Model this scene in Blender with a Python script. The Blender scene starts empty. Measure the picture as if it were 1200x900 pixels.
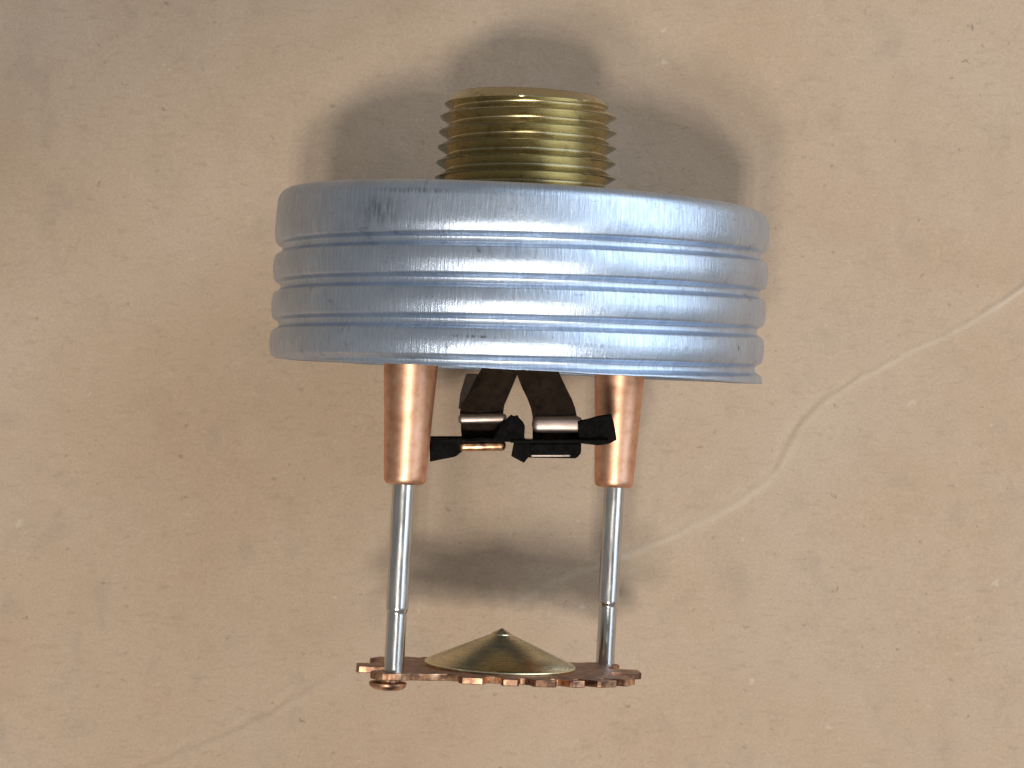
import bpy, bmesh, math, random
from mathutils import Vector, noise

S = 0.001                      # all dimensions below are written in millimetres
sc = bpy.context.scene
col = sc.collection

# ------------------------------------------------------------------ camera
cam = bpy.data.cameras.new("camera")
cam.sensor_width = 36.0
cam.lens = 80.7
cam.clip_start = 0.01
cam.clip_end = 20.0
cam_o = bpy.data.objects.new("camera", cam)
cam_o.location = (0, 0, 0.312)
cam_o.rotation_euler = (0, 0, 0)
col.objects.link(cam_o)
sc.camera = cam_o

# ------------------------------------------------------------------ world
w = bpy.data.worlds.new("World")
sc.world = w
w.use_nodes = True
bg = w.node_tree.nodes["Background"]
bg.inputs[0].default_value = (1.0, 0.97, 0.92, 1)
bg.inputs[1].default_value = 0.22

# ------------------------------------------------------------------ lamps
def aim(o, loc, target):
    o.location = loc
    d = Vector(target) - Vector(loc)
    o.rotation_euler = d.to_track_quat('-Z', 'Y').to_euler()

def lamp(name, kind, loc, target, power, color, **kw):
    l = bpy.data.lights.new(name, kind)
    l.energy = power
    l.color = color
    for k, v in kw.items():
        setattr(l, k, v)
    o = bpy.data.objects.new(name, l)
    col.objects.link(o)
    aim(o, loc, target)
    return o

# overhead spot cluster; beam edge placed to imitate a shadow at the upper left
BEAM, SHADE_RIM = Vector((0.175, -0.46, 0.0)), Vector((-0.041, 0.039, 0.0))
for dx, dy in [(x * 0.06, y * 0.055) for x in (-1, 0, 1) for y in (-1, 0, 1)]:
    at = Vector((dx, -0.57 + dy, 1.84))
    half = (BEAM - at).angle(SHADE_RIM - at)
    lamp("ceiling_downlight", 'SPOT', at, BEAM, 6.4, (1.0, 0.95, 0.88),
         shadow_soft_size=0.017, spot_size=2 * half + 0.006, spot_blend=0.04)
# weaker second ceiling lamp
lamp("ceiling_lamp", 'AREA', (-0.27, -0.70, 1.82), (0, 0, 0), 10.5,
     (1.0, 0.95, 0.88), shape='DISK', size=0.20)
# cool daylight from a window up and to the right
lamp("window_light", 'AREA', (0.84, 0.40, 0.62), (0, 0, 0.02), 11.0,
     (0.74, 0.87, 1.0), shape='RECTANGLE', size=1.3, size_y=1.0)

sc.view_settings.view_transform = 'Standard'
sc.view_settings.look = 'None'
sc.view_settings.gamma = 1.0
sc.view_settings.exposure = 0.06
sc.view_settings.use_curve_mapping = False

# ------------------------------------------------------------------ material helpers
class NT:
    def __init__(self, name):
        self.m = bpy.data.materials.new(name)
        self.m.use_nodes = True
        self.t = self.m.node_tree
        self.b = self.t.nodes["Principled BSDF"]
        self.tc = self.t.nodes.new("ShaderNodeTexCoord")
    def n(self, typ, **kw):
        x = self.t.nodes.new(typ)
        for k, v in kw.items():
            setattr(x, k, v)
        return x
    def l(self, a, b):
        self.t.links.new(a, b)
    def coords(self, scale, rot=(0, 0, 0), which="Object"):
        mp = self.n("ShaderNodeMapping")
        mp.inputs["Scale"].default_value = scale
        mp.inputs["Rotation"].default_value = rot
        self.l(self.tc.outputs[which], mp.inputs[0])
        return mp.outputs[0]
    def noise(self, vec, scale, detail=4, rough=0.55, dist=0.0):
        x = self.n("ShaderNodeTexNoise")
        x.inputs["Scale"].default_value = scale
        x.inputs["Detail"].default_value = detail
        x.inputs["Roughness"].default_value = rough
        x.inputs["Distortion"].default_value = dist
        self.l(vec, x.inputs["Vector"])
        return x.outputs[0]
    def ramp(self, fac, stops):
        r = self.n("ShaderNodeValToRGB")
        e = r.color_ramp.elements
        while len(e) > 1:
            e.remove(e[-1])
        e[0].position = stops[0][0]
        e[0].color = self.c(stops[0][1])
        for p, c in stops[1:]:
            k = e.new(p)
            k.color = self.c(c)
        self.l(fac, r.inputs[0])
        return r.outputs[0]
    @staticmethod
    def c(v):
        return (v, v, v, 1) if isinstance(v, (int, float)) else (*v, 1)
    def mix(self, fac, a, b, mode='MIX'):
        x = self.n("ShaderNodeMix", data_type='RGBA', blend_type=mode)
        if isinstance(fac, (int, float)):
            x.inputs[0].default_value = fac
        else:
            self.l(fac, x.inputs[0])
        for i, v in ((6, a), (7, b)):
            if hasattr(v, "links"):
                self.l(v, x.inputs[i])
            else:
                x.inputs[i].default_value = self.c(v)
        return x.outputs[2]
    def math(self, op, a, b):
        x = self.n("ShaderNodeMath", operation=op)
        for i, v in ((0, a), (1, b)):
            if hasattr(v, "links"):
                self.l(v, x.inputs[i])
            else:
                x.inputs[i].default_value = v
        return x.outputs[0]
    def bump(self, h, strength, dist, prev=None):
        x = self.n("ShaderNodeBump")
        x.inputs["Strength"].default_value = strength
        x.inputs["Distance"].default_value = dist
        self.l(h, x.inputs["Height"])
        if prev:
            self.l(prev, x.inputs["Normal"])
        return x.outputs[0]
    def put(self, socket, v):
        s = self.b.inputs[socket]
        if hasattr(v, "links"):
            self.l(v, s)
        else:
            s.default_value = self.c(v) if not isinstance(v, (int, float)) else v

# ------------------------------------------------------------------ materials
def mat_cardboard():
    k = NT("kraft_cardboard")
    o = k.coords((1000, 1000, 1000))
    big = k.noise(o, 0.035, 3, 0.5)
    mid = k.noise(o, 0.16, 4, 0.6)
    fib_v = k.coords((520, 1500, 1000), (0, 0, math.radians(-22)))
    fib = k.noise(fib_v, 0.9, 6, 0.65, 0.6)
    grain = k.noise(o, 3.2, 3, 0.7)
    base = k.ramp(big, [(0.3, (0.395, 0.274, 0.180)), (0.5, (0.418, 0.299, 0.205)), (0.72, (0.43, 0.321, 0.232))])
    base = k.mix(k.ramp(mid, [(0.25, 0.0), (0.75, 0.40)]), base, (0.465, 0.345, 0.247))
    base = k.mix(k.ramp(mid, [(0.28, 0.22), (0.46, 0.0)]), base, (0.335, 0.245, 0.165))
    base = k.mix(k.ramp(fib, [(0.30, 0.42), (0.45, 0.0)]), base, (0.30, 0.215, 0.14))
    base = k.mix(k.ramp(fib, [(0.60, 0.0), (0.80, 0.45)]), base, (0.56, 0.45, 0.33))
    base = k.mix(k.ramp(grain, [(0.30, 0.30), (0.5, 0.0)]), base, (0.30, 0.22, 0.15))
    base = k.mix(k.ramp(grain, [(0.52, 0.0), (0.75, 0.30)]), base, (0.56, 0.45, 0.34))
    # grey smudges, denser lower right
    sm_v = k.coords((1150, 800, 1000), (0, 0, math.radians(-12)))
    sm = k.noise(sm_v, 0.13, 4, 0.62, 0.3)
    base = k.mix(k.ramp(sm, [(0.58, 0.0), (0.76, 0.30)]), base, (0.22, 0.185, 0.15))
    # dark flecks
    for sc_, th, seed, cut, c in ((0.11, 0.036, 0.0, 0.72, (0.13, 0.095, 0.07)), (0.25, 0.050, 31.0, 0.5, (0.22, 0.155, 0.11)),
                             (0.09, 0.045, 77.0, 0.75, (0.54, 0.45, 0.35))):
        mv = k.n("ShaderNodeMapping")
        mv.inputs["Location"].default_value = (seed, seed * 1.7, 0)
        nz = k.n("ShaderNodeTexNoise")
        nz.inputs["Scale"].default_value = 1.1
        k.l(o, nz.inputs["Vector"])
        mx = k.n("ShaderNodeVectorMath", operation='MULTIPLY_ADD')
        k.l(nz.outputs[1], mx.inputs[0])
        mx.inputs[1].default_value = (2.2, 1.3, 0.0)
        k.l(o, mx.inputs[2])
        k.l(mx.outputs[0], mv.inputs[0])
        v = k.n("ShaderNodeTexVoronoi")
        v.voronoi_dimensions = '2D'
        v.inputs["Scale"].default_value = sc_
        k.l(mv.outputs[0], v.inputs["Vector"])
        d = k.math('SUBTRACT', v.outputs["Distance"], k.math('MULTIPLY', k.n("ShaderNodeValue").outputs[0], 0.0))
        # per-cell random size
        sep = k.n("ShaderNodeSeparateColor")
        k.l(v.outputs["Color"], sep.inputs[0])
        size = k.math('MULTIPLY', k.math('MAXIMUM', k.math('SUBTRACT', sep.outputs[0], cut), 0.0), th * 1.6 / (1 - cut))
        f = k.math('DIVIDE', d, k.math('ADD', size, 0.0005))
        base = k.mix(k.ramp(f, [(0.2, 0.55), (1.0, 0.0)]), base, c)
    # paler fibres along the fold
    att = k.n("ShaderNodeAttribute")
    att.attribute_name = "fold_pale"
    fold_pale = k.math('MULTIPLY', att.outputs["Fac"], k.ramp(fib, [(0.2, 0.5), (0.6, 1.0)]))
    base = k.mix(fold_pale, base, (0.56, 0.46, 0.355))
    k.put("Base Color", base)
    k.put("Roughness", 0.72)
    k.put("Specular IOR Level", 0.28)
    n1 = k.bump(fib, 0.22, 0.00025)
    n2 = k.bump(grain, 0.16, 0.00010, n1)
    n3 = k.bump(mid, 0.28, 0.0008, n2)
    k.put("Normal", n3)
    return k.m

def mat_cup():
    k = NT("spun_zinc_grey_metal")
    cyl = k.n("ShaderNodeUVMap")
    cyl.uv_map = "uv"
    def uvc(sx, sy):
        mp = k.n("ShaderNodeMapping")
        mp.inputs["Scale"].default_value = (sx, sy, 1)
        k.l(cyl.outputs[0], mp.inputs[0])
        return mp.outputs[0]
    # uv is in millimetres: u around the cup, v along its axis
    streak = k.noise(uvc(2.0, 0.22), 1.6, 6, 0.72)
    cloud = k.noise(uvc(1, 1), 0.11, 4, 0.6)
    scuff = k.noise(uvc(0.7, 1.3), 0.5, 6, 0.75, 0.2)
    drag = k.noise(uvc(2.4, 0.40), 0.9, 4, 0.6)
    fine = k.noise(uvc(1, 1), 5.0, 3, 0.7)
    base = k.ramp(cloud, [(0.3, (0.41, 0.485, 0.60)), (0.7, (0.575, 0.66, 0.785))])
    base = k.mix(k.ramp(streak, [(0.32, 0.40), (0.52, 0.0)]), base, (0.30, 0.33, 0.42))
    base = k.mix(k.ramp(streak, [(0.52, 0.0), (0.72, 0.6)]), base, (0.76, 0.81, 0.88))
    base = k.mix(k.ramp(scuff, [(0.585, 0.0), (0.72, 0.65)]), base, (0.16, 0.165, 0.20))
    base = k.mix(k.math('MULTIPLY', k.ramp(drag, [(0.56, 0.0), (0.72, 0.6)]), k.ramp(cloud, [(0.50, 0.0), (0.62, 1.0)])),
                 base, (0.22, 0.23, 0.29))
    # rubbed dark marks: a smudge on the upper left wall, a scrape above the lip, a nick at the right
    for u0, v0, su, sv, amt in ((171.5, 17.0, 3.6, 2.2, 0.55), (176.0, 19.3, 6.0, 0.45, 0.6), (184.0, 3.4, 4.2, 0.22, 0.8),
                                (8.0, 3.1, 4.0, 0.35, 0.5), (30.6, 3.9, 0.35, 0.5, 0.95), (6.5, 8.6, 1.0, 0.18, 0.7)):
        mp = k.n("ShaderNodeMapping")
        mp.inputs["Location"].default_value = (-u0 / su, -v0 / sv, 0)
        mp.inputs["Scale"].default_value = (1 / su, 1 / sv, 0)
        k.l(cyl.outputs[0], mp.inputs[0])
        ln = k.n("ShaderNodeVectorMath", operation='LENGTH')
        k.l(mp.outputs[0], ln.inputs[0])
        near = k.ramp(ln.outputs["Value"], [(0.25, amt), (1.0, 0.0)])
        base = k.mix(k.math('MULTIPLY', near, k.ramp(drag, [(0.42, 0.0), (0.58, 1.0)])), base, (0.10, 0.105, 0.135))
    k.put("Base Color", base)
    k.put("Metallic", 0.94)
    k.put("Roughness", k.ramp(streak, [(0.3, 0.46), (0.7, 0.26)]))
    n1 = k.bump(streak, 0.30, 0.00022)
    n2 = k.bump(cloud, 0.15, 0.0006, n1)
    n3 = k.bump(fine, 0.30, 0.00006, n2)
    k.put("Normal", n3)
    return k.m

def mat_brass(name, c0, c1, rough, scale=(1000, 1000, 1000), dirt=0.6, aniso=0.5):
    k = NT(name)
    o = k.coords((1000, 1000, 1000))
    lathe = k.noise(k.coords(scale), 1.3, 4, 0.6)
    blot = k.noise(o, 0.45, 5, 0.65)
    base = k.mix(blot, c0, c1)
    base = k.mix(k.ramp(blot, [(0.25, dirt), (0.42, 0.0)]), base, (0.09, 0.065, 0.03))
    k.put("Base Color", base)
    k.put("Metallic", 1.0)
    k.put("Roughness", k.ramp(lathe, [(0.3, rough * 0.75), (0.7, rough * 1.3)]))
    tn = k.n("ShaderNodeTangent", direction_type='RADIAL', axis='Y')
    k.l(tn.outputs[0], k.b.inputs["Tangent"])
    k.put("Anisotropic", aniso)
    k.put("Normal", k.bump(lathe, 0.06, 0.00005))
    return k.m

def mat_copper():
    k = NT("drawn_copper")
    fine = k.noise(k.coords((1000, 4000, 1000)), 1.8, 4, 0.65)
    o = k.coords((1000, 1000, 1000))
    blot = k.noise(o, 0.6, 5, 0.65)
    base = k.ramp(blot, [(0.3, (0.58, 0.29, 0.165)), (0.5, (0.74, 0.41, 0.26)), (0.75, (0.83, 0.52, 0.37))])
    spots = k.noise(o, 2.2, 2, 0.5)
    base = k.mix(k.ramp(spots, [(0.76, 0.0), (0.80, 0.7)]), base, (0.14, 0.05, 0.025))
    k.put("Base Color", base)
    k.put("Metallic", 1.0)
    k.put("Roughness", k.ramp(fine, [(0.25, 0.36), (0.75, 0.50)]))
    k.put("Normal", k.bump(fine, 0.12, 0.00005))
    return k.m

def mat_aged_copper():
    k = NT("oxidised_copper")
    o = k.coords((1000, 1000, 1000))
    blot = k.noise(o, 0.7, 6, 0.7)
    base = k.ramp(blot, [(0.30, (0.12, 0.07, 0.065)), (0.46, (0.28, 0.16, 0.13)), (0.58, (0.46, 0.25, 0.15)), (0.75, (0.70, 0.39, 0.23))])
    k.put("Base Color", base)
    k.put("Metallic", 0.94)
    k.put("Roughness", 0.45)
    k.put("Normal", k.bump(k.noise(o, 2.5, 3, 0.6), 0.25, 0.0001))
    return k.m

def mat_edge_copper():
    k = NT("sheared_copper_edge")
    o = k.coords((1000, 1000, 1000))
    blot = k.noise(o, 0.45, 3, 0.6)
    base = k.ramp(blot, [(0.40, (0.16, 0.09, 0.062)), (0.52, (0.46, 0.25, 0.145)), (0.64, (0.86, 0.52, 0.31))])
    k.put("Base Color", base)
    k.put("Metallic", 1.0)
    k.put("Roughness", 0.34)
    return k.m

def mat_steel():
    k = NT("ground_steel")
    fine = k.noise(k.coords((1000, 120, 1000)), 2.0, 3, 0.6)
    k.put("Base Color", k.ramp(fine, [(0.3, (0.50, 0.49, 0.48)), (0.7, (0.66, 0.65, 0.64))]))
    k.put("Metallic", 1.0)
    k.put("Roughness", k.ramp(fine, [(0.3, 0.16), (0.7, 0.27)]))
    k.put("Normal", k.bump(fine, 0.08, 0.00004))
    return k.m

def mat_black(name="blackened_metal", c=(0.0018, 0.0016, 0.0015), rough=0.20, spec=0.08):
    k = NT(name)
    o = k.coords((1000, 1000, 1000))
    nz = k.noise(o, 0.9, 5, 0.65)
    k.put("Base Color", k.ramp(nz, [(0.35, c), (0.75, tuple(v * 2.2 + 0.001 for v in c))]))
    k.put("Roughness", k.ramp(nz, [(0.3, rough * 0.8), (0.7, rough * 1.3)]))
    k.put("Specular IOR Level", spec)
    return k.m

def mat_roll_glint():  # pale metal for the rolls and the bracket's painted highlight line
    k = NT("roll_and_glint_metal")
    o = k.coords((300, 1600, 1000))
    nz = k.noise(o, 1.0, 5, 0.65)
    k.put("Base Color", k.ramp(nz, [(0.3, (0.20, 0.15, 0.125)), (0.7, (0.46, 0.38, 0.34))]))
    k.put("Metallic", 0.9)
    k.put("Roughness", 0.42)
    return k.m

CARD = mat_cardboard()
CUP = mat_cup()
BRASS = mat_brass("machined_brass", (0.46, 0.39, 0.23), (0.58, 0.51, 0.33), 0.26, (300, 5000, 300))
BRASS2 = mat_brass("turned_brass_cone", (0.72, 0.65, 0.42), (0.78, 0.72, 0.50), 0.25, (300, 5000, 300), 0.0, 0.6)
COPPER = mat_copper()
AGED = mat_aged_copper()
EDGE = mat_edge_copper()
STEEL = mat_steel()
BLACK = mat_black()
BROWNBLACK = mat_black("brown_black_lever", (0.016, 0.010, 0.007), 0.20, 0.5)
ROLL_GLINT = mat_roll_glint()
BROWN = mat_black("lever_side_brown", (0.022, 0.015, 0.011), 0.35, 0.06)

# ------------------------------------------------------------------ mesh helpers
def link(name, verts, faces, mats, parent=None, smooth=True, fmat=None, uv=None):
    me = bpy.data.meshes.new(name)
    me.from_pydata([(x * S, y * S, z * S) for x, y, z in verts], [], faces)
    for m in (mats if isinstance(mats, (list, tuple)) else [mats]):
        me.materials.append(m)
    if smooth:
        me.polygons.foreach_set("use_smooth", [True] * len(me.polygons))
    if fmat:
        me.polygons.foreach_set("material_index", fmat)
    if uv:
        ul = me.uv_layers.new(name="uv")
        vals = []
        for p in me.polygons:
            us = [uv[v] for v in p.vertices]
            mx = max(u[0] for u in us)
            for u in us:
                vals += [u[0] + (UVW if mx - u[0] > UVW / 2 else 0), u[1]]
        ul.data.foreach_set("uv", vals)
    me.validate()
    o = bpy.data.objects.new(name, me)
    col.objects.link(o)
    if parent:
        o.parent = parent
    return o

UVW = 2 * math.pi * 30.0
AX = 30.25                      # height of the sprinkler's axis above the sheet

def revolve(rfun, ts, n, cx=0.0, cz=AX, cap0=False, cap1=False):
    """rings round a line parallel to local Y. rfun(i,t,theta)->(r,t')"""
    V, F, U = [], [], []
    for i, t in enumerate(ts):
        for j in range(n):
            th = 2 * math.pi * j / n          # 0 = towards the viewer (+Z), 90 deg = +X
            r, tt = rfun(i, t, th)
            V.append((cx + r * math.sin(th), tt, cz + r * math.cos(th)))
            U.append((th * 30.0, tt))
    for i in range(len(ts) - 1):
        for j in range(n):
            a = i * n + j
            b = i * n + (j + 1) % n
            F.append((a, b, b + n, a + n))
    if cap0:
        F.append(tuple(range(n)))
    if cap1:
        F.append(tuple(reversed(range((len(ts) - 1) * n, len(ts) * n))))
    return V, F, U

def lathe(name, prof, n, mats, parent, cx=0.0, cz=AX, sharp=35, cap0=False, cap1=False):
    """prof: list of (r,t)"""
    V, F, U = revolve(lambda i, t, th: (prof[i][0], prof[i][1]), prof, n, cx, cz, cap0, cap1)
    o = link(name, V, F, mats, parent)
    o.data.set_sharp_from_angle(angle=math.radians(sharp))
    return o

def fix_normals(o):
    bm = bmesh.new()
    bm.from_mesh(o.data)
    bmesh.ops.recalc_face_normals(bm, faces=bm.faces)
    bm.to_mesh(o.data)
    bm.free()

def prism(name, poly, b0, b1, mats, parent, bevel=0.15, tilt=0.0, piv=None):
    """polygon in the (a,t) plane (mm), thick from b0 to b1 above the axis"""
    n = len(poly)
    V = [(a, t, AX + b0) for a, t in poly] + [(a, t, AX + b1) for a, t in poly]
    if tilt:
        pa, pt, pb = piv
        c, s = math.cos(tilt), math.sin(tilt)
        V = [(a, pt + (t - pt) * c - (z - AX - pb) * s, AX + pb + (t - pt) * s + (z - AX - pb) * c) for a, t, z in V]
    F = [tuple(reversed(range(n))), tuple(range(n, 2 * n))]
    F += [(i, (i + 1) % n, n + (i + 1) % n, n + i) for i in range(n)]
    o = link(name, V, F, mats, parent, smooth=False)
    fix_normals(o)
    m = o.modifiers.new("bevel", 'BEVEL')
    m.width = bevel * S
    m.segments = 3
    m.limit_method = 'ANGLE'
    return o

def tag(o, label=None, cat=None, kind=None):
    if label: o["label"] = label
    if cat: o["category"] = cat
    if kind: o["kind"] = kind

# ------------------------------------------------------------------ cardboard sheet
FOLD = [(120.0, 44.0), (95.0, 27.5), (69.6, 13.3), (62.0, 8.0), (51.0, 2.9), (40.6, -3.5), (37.8, -8.0), (36.2, -12.0),
        (29.0, -17.4), (18.5, -22.2), (10.4, -24.9), (4.0, -27.5), (-4.0, -32.0)]
FOLD2 = [(-20.0, -37.0), (-34.5, -46.0), (-43.0, -49.5), (-54.0, -54.0), (-80.0, -68.0)]
FOLD3 = [(-24.0, -43.0), (-32.0, -48.0)]

def seg_dist(px, py, pts):
    best, sgn, along = 1e9, 1.0, 0.0
    acc = 0.0
    for (x0, y0), (x1, y1) in zip(pts[:-1], pts[1:]):
        dx, dy = x1 - x0, y1 - y0
        L = math.hypot(dx, dy)
        u = max(0.0, min(1.0, ((px - x0) * dx + (py - y0) * dy) / (L * L)))
        d = math.hypot(px - x0 - u * dx, py - y0 - u * dy)
        if d < best:
            best = d
            sgn = 1.0 if dx * (py - y0) - dy * (px - x0) > 0 else -1.0
            along = acc + u * L
        acc += L
    return best, sgn, along, acc

def smooth_path(pts, k=4):
    for _ in range(k - 2):
        q = [pts[0]]
        for (x0, y0), (x1, y1) in zip(pts[:-1], pts[1:]):
            q.append((x0 * .75 + x1 * .25, y0 * .75 + y1 * .25))
            q.append((x0 * .25 + x1 * .75, y0 * .25 + y1 * .75))
        q.append(pts[-1])
        pts = q
    return pts

def build_sheet():
    f1, f2, f3 = smooth_path(FOLD, 3), smooth_path(FOLD2, 3), FOLD3
    def axis(half_in, half_out, step, far):
        xs = []
        x = -half_in
        while x <= half_in + 1e-6:
            xs.append(x)
            x += step
        outer = []
        x, st = half_in, step
        while x < half_out:
            st *= 1.25
            x += min(st, far)
            outer.append(x)
        return [-v for v in reversed(outer)] + xs + outer
    xs = axis(76, 300, 0.32, 12)
    ys = axis(58, 250, 0.32, 12)
    V, fold_pale = [], []
    for y in ys:
        for x in xs:
            p = Vector((x, y, 0))
            z = 0.55 * noise.noise(p * 0.018 + Vector((3, 1, 0))) + 0.22 * noise.noise(p * 0.06 + Vector((9, 4, 2)))
            z += 0.05 * noise.noise(p * 0.22)
            wv = 0.0
            if x > -8 and y > -36 or x < -15 and y < -33:
                jx = 0.3 * noise.noise(p * 0.35) ; jy = 0.3 * noise.noise(p * 0.35 + Vector((7, 7, 7)))
                for f, amp, wamp in ((f1, 0.6, 0.85), (f2, 0.35, 0.12), (f3, 0.3, 0.08)):
                    d, sg, al, tot = seg_dist(x + jx, y + jy, f)
                    if d > 9:
                        continue
                    fade = min(1.0, al / 12.0, (tot - al) / 12.0)
                    vary = 0.65 + 0.6 * noise.noise(Vector((al * 0.09, amp * 7, 0)))
                    a_ = amp * fade * vary
                    wide = 0.33
                    s = d * sg
                    pale = min(1.2, max(0.1, 0.65 + 1.3 * noise.noise(Vector((al * 0.07, 3.3, amp * 5)))))
                    if f is f1 and 103 < al < 142:
                        pale, wide = max(pale, 1.0), 0.5
                    z += a_ * (0.42 * math.exp(-((s - 0.2) / 0.48) ** 2) - 0.34 * math.exp(-((s + 0.75) / 0.5) ** 2)
                               - 0.10 * math.exp(-(d / 4.0) ** 2))
                    wv = max(wv, wamp * fade * max(0, vary) * pale * (0.85 * math.exp(-((s - 0.1) / wide) ** 2) + 0.10 * math.exp(-(d / 1.6) ** 2)))
            # flat where the cup rests on it
            wgt = 1 - math.exp(-((x / 10.0) ** 2 + ((y - 12) / 16.0) ** 2))
            V.append((x, y, z * wgt - (1 - wgt) * 0.0))
            fold_pale.append(min(1.0, wv))
    nx, ny = len(xs), len(ys)
    F = [(j * nx + i, j * nx + i + 1, (j + 1) * nx + i + 1, (j + 1) * nx + i) for j in range(ny - 1) for i in range(nx - 1)]
    o = link("cardboard_sheet", V, F, CARD)
    at = o.data.attributes.new("fold_pale", 'FLOAT', 'POINT')
    at.data.foreach_set("value", fold_pale)
    tag(o, "tan kraft cardboard sheet with a long fold line under the sprinkler", None, "structure")
    return o

build_sheet()

# ------------------------------------------------------------------ the sprinkler
root = bpy.data.objects.new("sprinkler_head", None)
root.empty_display_size = 0.01
root.location = (0.42 * S, 1.57 * S, 0.0)
root.rotation_euler = (0, 0, math.radians(-3.0))
col.objects.link(root)
tag(root, "fire sprinkler head with ribbed grey cup, brass pipe thread and copper deflector", "sprinkler")

# --- cup: roll-formed wall with a right-hand helical groove
PITCH = 4.55
def groove(t, th):
    # groove centre at 90 deg is 15.5 mm above the rim
    thw = (th + math.pi) % (2 * math.pi) - math.pi         # -180..180, seam at the back
    c = 15.5 + PITCH * (thw - math.pi / 2) / (2 * math.pi)
    d = (t - c) / PITCH
    kk = round(d)
    if kk > 0:
        kk = 0
    u = (d - kk) * PITCH
    g = 0.26 * math.exp(-(abs(u) / 1.35) ** 2.4) + 0.74 * math.exp(-(abs(u + 0.05) / 0.62) ** 4)
    runout = 1.0 if kk < 0 else min(1.0, max(0.0, (math.radians(175) - thw) / math.radians(50)))
    if kk < 0 and thw < -math.radians(150) and d - kk > 0.0:
        pass
    seam = min(1.0, (math.pi - abs(thw)) / math.radians(10))
    bul = 0.0
    return 1.02 * g * runout, bul

def cup_outer(t, th):
    g, bul = groove(t, th)
    r = 30.2 - 0.03 * max(0, t - 15.5) ** 1.4 - g - bul * 0.6
    sx, cz_ = math.sin(th), math.cos(th)
    r += 0.06 * noise.noise(Vector((sx * 3.1, cz_ * 3.1, t * 0.05))) + 0.012 * noise.noise(Vector((sx * 9, cz_ * 9, t * 0.5)))
    return r

def build_cup():
    H, RC = 20.7, 1.7
    n = 420
    ts = [0.0, 0.06, 0.2] + [0.2 + 0.11 * i for i in range(1, 175)]
    ts = [t for t in ts if t < H - RC]
    tags = [("w", t) for t in ts]
    for i in range(0, 9):
        tags.append(("s", i / 8 * math.pi / 2))
    for r in (24.0, 18.0, 12.5):
        tags.append(("f", r))
    for r in (12.5, 18.0, 24.0, 28.4):
        tags.append(("i", r))
    for t in (18.6, 15, 11, 7, 3, 1, 0.25):
        tags.append(("n", t))
    tags.append(("n", 0.02))
    def rf(i, tg, th):
        k, v = tg
        rim = 0.07 * noise.noise(Vector((math.sin(th) * 4, math.cos(th) * 4, 5))) + 0.04 * noise.noise(Vector((math.sin(th) * 14, math.cos(th) * 14, 1)))
        if k == "w":
            t = v
            tt = t + rim * max(0, 1 - t / 2.0)
            r = cup_outer(t, th)
            if t < 0.05:
                r -= 0.08
            return r, tt
        base = cup_outer(H - RC, th)
        if k == "s":
            return base - RC * (1 - math.cos(v)), H - RC + RC * math.sin(v)
        if k == "f":
            return v, H + 0.05 * noise.noise(Vector((math.sin(th) * v * .1, math.cos(th) * v * .1, 3)))
        if k == "i":
            return v, H - 0.6
        return min(29.15, cup_outer(v, th) - 0.55), v + rim * max(0, 1 - v / 2.0)
    V, F, U = revolve(rf, tags, n)
    nr = len(tags)
    for j in range(n):                       # close the rim
        a, b = j, (j + 1) % n
        F.append((b, a, (nr - 1) * n + a, (nr - 1) * n + b))
    o = link("cup", V, F, CUP, root, uv=U)
    fix_normals(o)
    o["label"] = "ribbed blue-grey metal cup with scuffs"
    return o
build_cup()

# --- brass pipe thread
def build_thread():
    PT = 1.87
    T0, T1 = 19.5, 33.75
    n, K = 240, 20                             # columns, rows per turn
    rows = int((T1 - T0) / PT * K) + 2 * K
    def rad(t, th, ph):
        R = 11.15 - (t - 21.0) / 32.0
        tri = abs(ph - 0.5) * 2                # 1 at the crest
        prof = min(1.0, max(0.0, (tri - 0.08) / 0.88))
        r = R - 1.38 * (1 - prof)
        r = min(r, 8.7 + (T1 - t) * 1.2)
        q = noise.noise(Vector((math.sin(th) * 6, math.cos(th) * 6, t * 1.3)))
        if q > 0.42 and prof > 0.75:           # small nicks on the crests
            r -= 0.5 * (q - 0.42)
        return r
    V, F = [], []
    base = 29.72 - PT / 4 - 12 * PT
    for i in range(rows + K):
        for j in range(n):
            th = 2 * math.pi * j / n
            t = base + (i / K + j / n) * PT + 5 * PT
            ph = (i / K) % 1.0
            t = min(max(t, T0), T1)
            r = rad(t, th, ph)
            V.append((r * math.sin(th), t, AX + r * math.cos(th)))
    for i in range(rows + K - 1):
        for j in range(n):
            a, b = i * n + j, i * n + j + 1
            if j == n - 1:
                b = (i + K) * n
            if b + n < len(V):
                q = (a, b, b + n, a + n)
                ys = [V[v][1] for v in q]
                if min(ys) >= T1 or max(ys) <= T0:
                    continue
                F.append(q)
    o0 = len(V)
    ring = [(8.72, T1), (8.2, T1 + 0.004), (7.75, T1 - 0.25), (7.6, T1 - 0.9), (7.6, 21.0)]
    v2, f2, _ = revolve(lambda i, t, th: ring[i], ring, n)
    V += v2
    F += [tuple(x + o0 for x in f) for f in f2]
    o = link("threaded_inlet", V, F, BRASS, root)
    bm = bmesh.new(); bm.from_mesh(o.data)
    bmesh.ops.remove_doubles(bm, verts=bm.verts, dist=1e-7)
    bmesh.ops.dissolve_degenerate(bm, edges=bm.edges, dist=1e-7)
    bmesh.ops.delete(bm, geom=[v for v in bm.verts if not v.link_faces], context='VERTS')
    bmesh.ops.recalc_face_normals(bm, faces=bm.faces)
    bm.to_mesh(o.data); bm.free()
    o.data.polygons.foreach_set("use_smooth", [True] * len(o.data.polygons))
    o.data.set_sharp_from_angle(angle=math.radians(32))
    o["label"] = "brass pipe thread above the grey cup"
build_thread()

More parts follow.
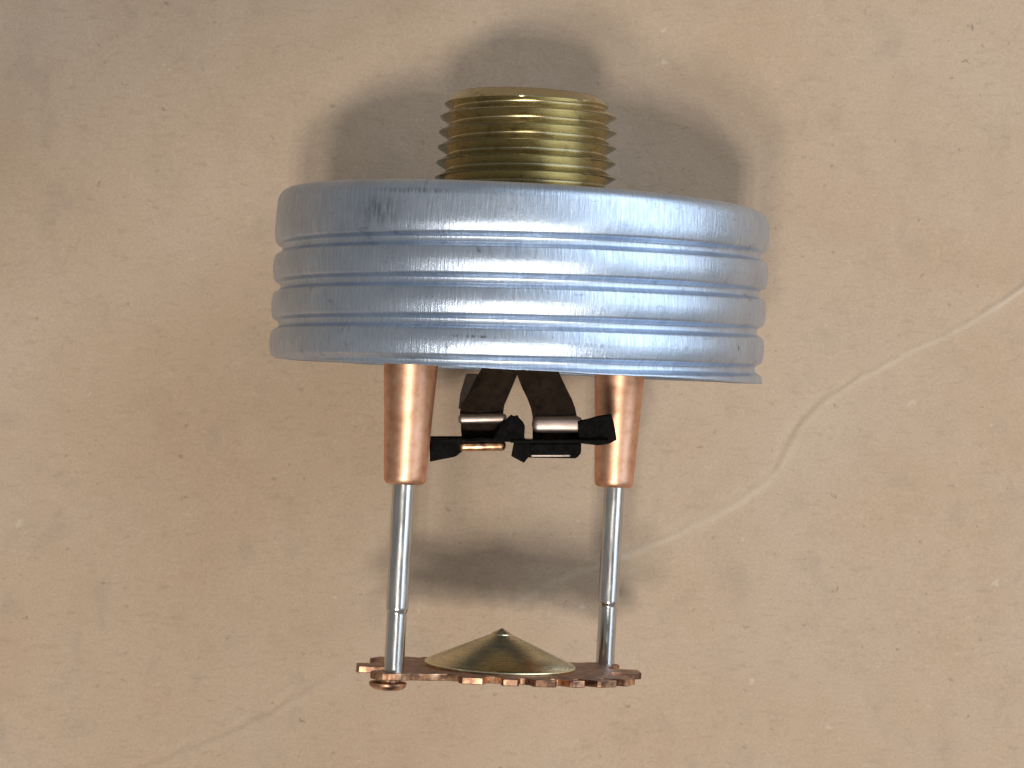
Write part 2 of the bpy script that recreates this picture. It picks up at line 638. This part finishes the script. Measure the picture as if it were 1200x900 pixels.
# --- body inside the cup that carries the sleeves and levers
lathe("frame_body", [(7.65, 22.0), (11.6, 19.9), (11.6, 15.0), (20.5, 14.6), (20.8, 14.2), (20.8, 11.4), (20.4, 11.0),
                     (9.0, 11.0), (8.6, 10.6), (8.6, 6.2), (8.1, 5.8), (5.5, 5.8), (5.2, 6.1), (5.2, 9.0)], 96, BRASS, root, cap1=True)

# --- sleeves and pins
PINS = ((-12.35, 11.2), (13.3, -11.2))
for (a, b) in PINS:
    prof = [(3.3, 11.2), (3.28, 2.0), (3.2, 0.0), (3.02, -3.0), (2.78, -7.5), (2.62, -11.0), (2.52, -13.0), (2.50, -13.35),
            (2.43, -13.68), (2.27, -13.92), (2.05, -14.02), (1.48, -14.02), (1.42, -13.9), (1.40, -12.5)]
    lathe("guide_sleeve", prof, 96, COPPER, root, cx=a, cz=AX + b, sharp=60)
    shift = -0.12 if a < 0 else 0.08
    prof = [(1.32, -8.0), (1.32, -28.5), (1.32, -28.75), (1.29, -28.92), (1.18, -29.05), (1.18, -29.3), (1.18, -37.1)]
    p = lathe("guide_pin", prof, 64, STEEL, root, cx=a + shift, cz=AX + b, sharp=60, cap0=True, cap1=True)
    # upset copper head under the plate
    hd = [(0.0001, -38.35), (1.1, -38.33), (1.75, -38.2), (2.12, -37.95), (2.22, -37.7), (2.2, -37.45), (1.3, -37.35), (1.3, -36.9), (0.0001, -36.9)]
    h = lathe("rivet_head", hd, 48, EDGE, p, cx=a + (-0.75 if a < 0 else 0.4), cz=AX + b, sharp=40)
    fix_normals(h)

# --- deflector plate
def build_deflector():
    lug = []
    for i in range(11):
        an = math.radians(235 - i * 18)
        lug.append((-12.9 + 2.35 * math.cos(an), 11.2 + 2.35 * math.sin(an)))
    half = lug + [(-10.2, 12.0), (-8.2, 11.6), (-6.2, 12.2), (-4.9, 13.0), (-4.75, 16.2), (-4.3, 16.8), (-2.0, 17.0), (-1.75, 16.6),
                  (-1.6, 14.3), (-1.2, 13.7), (-0.6, 13.5), (-0.1, 13.8), (0.15, 14.3),
                  (0.25, 16.9), (0.5, 17.2), (2.1, 17.1), (2.3, 16.8), (2.2, 14.2), (2.5, 13.6), (3.0, 13.5), (3.4, 13.8),
                  (3.95, 16.4), (4.3, 16.8), (6.5, 16.1), (6.75, 15.7), (5.9, 13.3), (6.1, 12.8), (6.5, 12.5), (6.95, 12.7),
                  (8.3, 14.9), (8.7, 15.1), (10.0, 14.2), (10.1, 13.8), (8.5, 11.3), (8.8, 10.8), (9.3, 10.6), (9.8, 10.8),
                  (11.6, 12.7), (12.0, 12.8), (13.9, 10.6), (13.9, 10.1), (11.9, 8.3), (11.9, 7.7), (12.4, 7.3),
                  (14.9, 8.3), (15.3, 8.2), (16.3, 5.6), (16.1, 5.2), (13.2, 4.0), (13.1, 3.3), (13.4, 2.9),
                  (13.7, -0.6), (17.2, -1.4), (17.5, -1.8), (17.3, -5.2), (16.9, -5.5), (13.8, -5.3), (13.6, -7.0)]
    half = [(a, b if (b < 8 or a < -8) else 8 + (b - 8) * 0.62) for a, b in half]
    poly = half + [(-a, -b if (b < 8 or a < -8) else -8 - (b - 8) * 0.55) for a, b in half]
    n = len(poly)
    T1, T0 = -36.45, -37.27
    V = [(a, T1 + 0.008 * a + 0.030 * b, AX + b) for a, b in poly] + [(a, T0 + 0.008 * a + 0.030 * b, AX + b) for a, b in poly]
    F = [tuple(range(n)), tuple(reversed(range(n, 2 * n)))]
    fm = [0, 0]
    for i in range(n):
        F.append((i, n + i, n + (i + 1) % n, (i + 1) % n))
        fm.append(1)
    o = link("deflector", V, F, [AGED, EDGE], root, smooth=False, fmat=fm)
    fix_normals(o)
    m = o.modifiers.new("bevel", 'BEVEL')
    m.width = 0.14 * S
    m.segments = 2
    m.limit_method = 'ANGLE'
    m.angle_limit = math.radians(50)
    o["label"] = "notched copper deflector plate, browned with bright edges"
build_deflector()

# --- brass cone on the deflector
cone = [(0.0001, -31.55), (0.12, -31.6), (1.25, -32.25), (1.3, -32.36), (9.0, -35.72), (9.25, -35.9), (9.28, -36.02), (9.2, -36.25), (9.0, -36.6), (0.0001, -36.6)]
c_ = lathe("deflector_cone", cone, 160, BRASS2, root, sharp=20)
fix_normals(c_)

# --- release levers
def P(x, y):      # drawing units of the lever layout -> (a, t) in mm, at the axis
    return (((x - 604) * .9986 - (435 - y) * .0523) / 9.54, ((x - 604) * .0523 + (435 - y) * .9986) / 9.54)

def pts(*q):
    return [P(*p) for p in q]

def lever(name, rows, m, th=0.8):
    """bent strip: rows of (left, right, y, b) in layout units / mm, thickened behind"""
    k, V, F = 9, [], []
    for xl, xr, y, b in rows:
        for side in (0, 1):
            for c in range(k):
                u = c / (k - 1)
                a, t = P(xl + (xr - xl) * u, y)
                V.append((a, t, AX + b - side * th - 0.55 * (2 * u - 1) ** 2))
    for r in range(len(rows) - 1):
        for c in range(k - 1):
            p = r * 2 * k + c
            F.append((p, p + 1, p + 1 + 2 * k, p + 2 * k))
            q = p + k
            F.append((q, q + 2 * k, q + 1 + 2 * k, q + 1))
        for c in (0, k - 1):
            p = r * 2 * k + c
            F.append((p, p + 2 * k, p + 3 * k, p + k))
    for r in (0, len(rows) - 1):
        for c in range(k - 1):
            p = r * 2 * k + c
            F.append((p, p + 1, p + 1 + k, p + k))
    o = link(name, V, F, m, root)
    fix_normals(o)
    o.data.set_sharp_from_angle(angle=math.radians(50))
    return o

def bar(name, a0, t0, a1, t1, b, h, d, m, parent):
    """rounded bar from (a0,t0) to (a1,t1): half-height h, half-depth d"""
    V, F = [], []
    n, ends = 20, 7
    rings = []
    L = math.hypot(a1 - a0, t1 - t0)
    ux, uy = (a1 - a0) / L, (t1 - t0) / L
    for e in range(ends):
        an = math.pi / 2 * e / (ends - 1)
        rings.append((-math.cos(an) * h * 0.8 + h * 0.8, max(0.02, math.sin(an))))
    rings += [(L - s, k) for s, k in reversed(rings)]
    for s, k in rings:
        for j in range(n):
            an = 2 * math.pi * j / n
            cy, cz_ = math.cos(an), math.sin(an)
            cy = math.copysign(abs(cy) ** 0.7, cy) * h * k
            cz_ = math.copysign(abs(cz_) ** 0.7, cz_) * d * k
            V.append((a0 + ux * s - uy * cy, t0 + uy * s + ux * cy, AX + b + cz_))
    for i in range(len(rings) - 1):
        for j in range(n):
            p, q = i * n + j, i * n + (j + 1) % n
            F.append((p, q, q + n, p + n))
    F.append(tuple(range(n)))
    F.append(tuple(reversed(range((len(rings) - 1) * n, len(rings) * n))))
    o = link(name, V, F, m, parent)
    fix_normals(o)
    return o

lv = lever("release_lever", [(592, 618, 338, -3.0), (590, 620, 375, -3.0), (578, 616, 410, -2.8), (566, 611, 428, -2.4), (558, 605, 442, -1.8),
                            (552, 600, 454, -1.1), (546, 595, 466, -0.5), (541, 591, 475, 0.0), (539, 590, 482, 0.35), (539, 590, 490, 0.4),
                            (540, 591, 497, 0.1), (540, 591, 504, -0.5), (541, 590, 515, -0.7)], BROWNBLACK)
bar("roll_or_glint_bar", *P(537, 491), *P(594, 490), 0.7, 0.62, 0.6, ROLL_GLINT, lv)
prism("lever_side_face", pts((546, 438), (560, 438), (548, 464), (542, 480), (537, 479), (539, 462)), -2.6, -1.2, BROWN, lv, 0.1)  # brown side face of the left lever, added as its own piece

lv2 = lever("release_lever", [(606, 626, 338, -3.4), (604, 632, 375, -3.2), (602, 642, 410, -2.6), (604, 652, 428, -2.0), (607, 658, 442, -1.3),
                             (612, 664, 455, -0.6), (618, 670, 467, 0.0), (622, 674, 478, 0.5), (624, 676, 488, 0.8), (624, 677, 498, 0.7),
                             (624, 678, 506, 0.2), (624, 678, 517, 0.0)], BROWNBLACK)
bar("roll_or_glint_bar", *P(623, 497), *P(683, 497), 1.15, 1.0, 0.6, ROLL_GLINT, lv2)

# link plates: thin sheets standing across the axis, seen almost edge-on
def sheet_plate(name, x0, x1, y, th, b0, b1, m, bev=0.12):
    (a0, t0), (a1, t1) = P(x0, y), P(x1, y)
    return prism(name, [(a0, t0), (a1, t1), (a1, t1 - th), (a0, t0 - th)], b0, b1, m, root, bev)

sheet_plate("link_plate", 503, 616, 513, 0.45, -3.2, 2.4, BLACK)
sheet_plate("link_plate", 598, 712, 514, 0.45, -3.0, 2.6, BLACK)
prism("link_tab", pts((503, 511), (546, 511), (544, 527), (534, 535), (504, 541)), -0.6, 0.3, BLACK, root, 0.15)
prism("link_tab", pts((576, 516), (586, 498), (596, 488), (599, 485.5), (602, 487), (604, 487), (606, 485.5), (608, 489), (613, 494), (615, 499), (614, 517)), 1.6, 2.5, BLACK, root, 0.12)
prism("link_tab", pts((676, 493), (690, 490), (700, 487), (716, 484.5), (719, 497), (722, 515), (712, 520), (700, 521.5), (678, 519)), 0.6, 1.8, BLACK, root, 0.15)
prism("link_tab", pts((602, 518), (621, 518), (621, 533), (614, 542), (599, 534)), 0.8, 1.7, BLACK, root, 0.15)
bar("fusible_strip", *P(538, 523), *P(593, 522), 0.2, 0.62, 0.8, mat_edge_copper(), root)
bk = prism("link_bracket", pts((618, 518), (681, 518), (681, 531), (675, 537), (618, 536)), -0.8, 1.0, BLACK, root, 0.3)
bar("roll_or_glint_bar", *P(622, 533.5), *P(668, 533.5), 1.0, 0.16, 0.16, ROLL_GLINT, bk)  # thin pale bar laid on as the bracket's highlight line
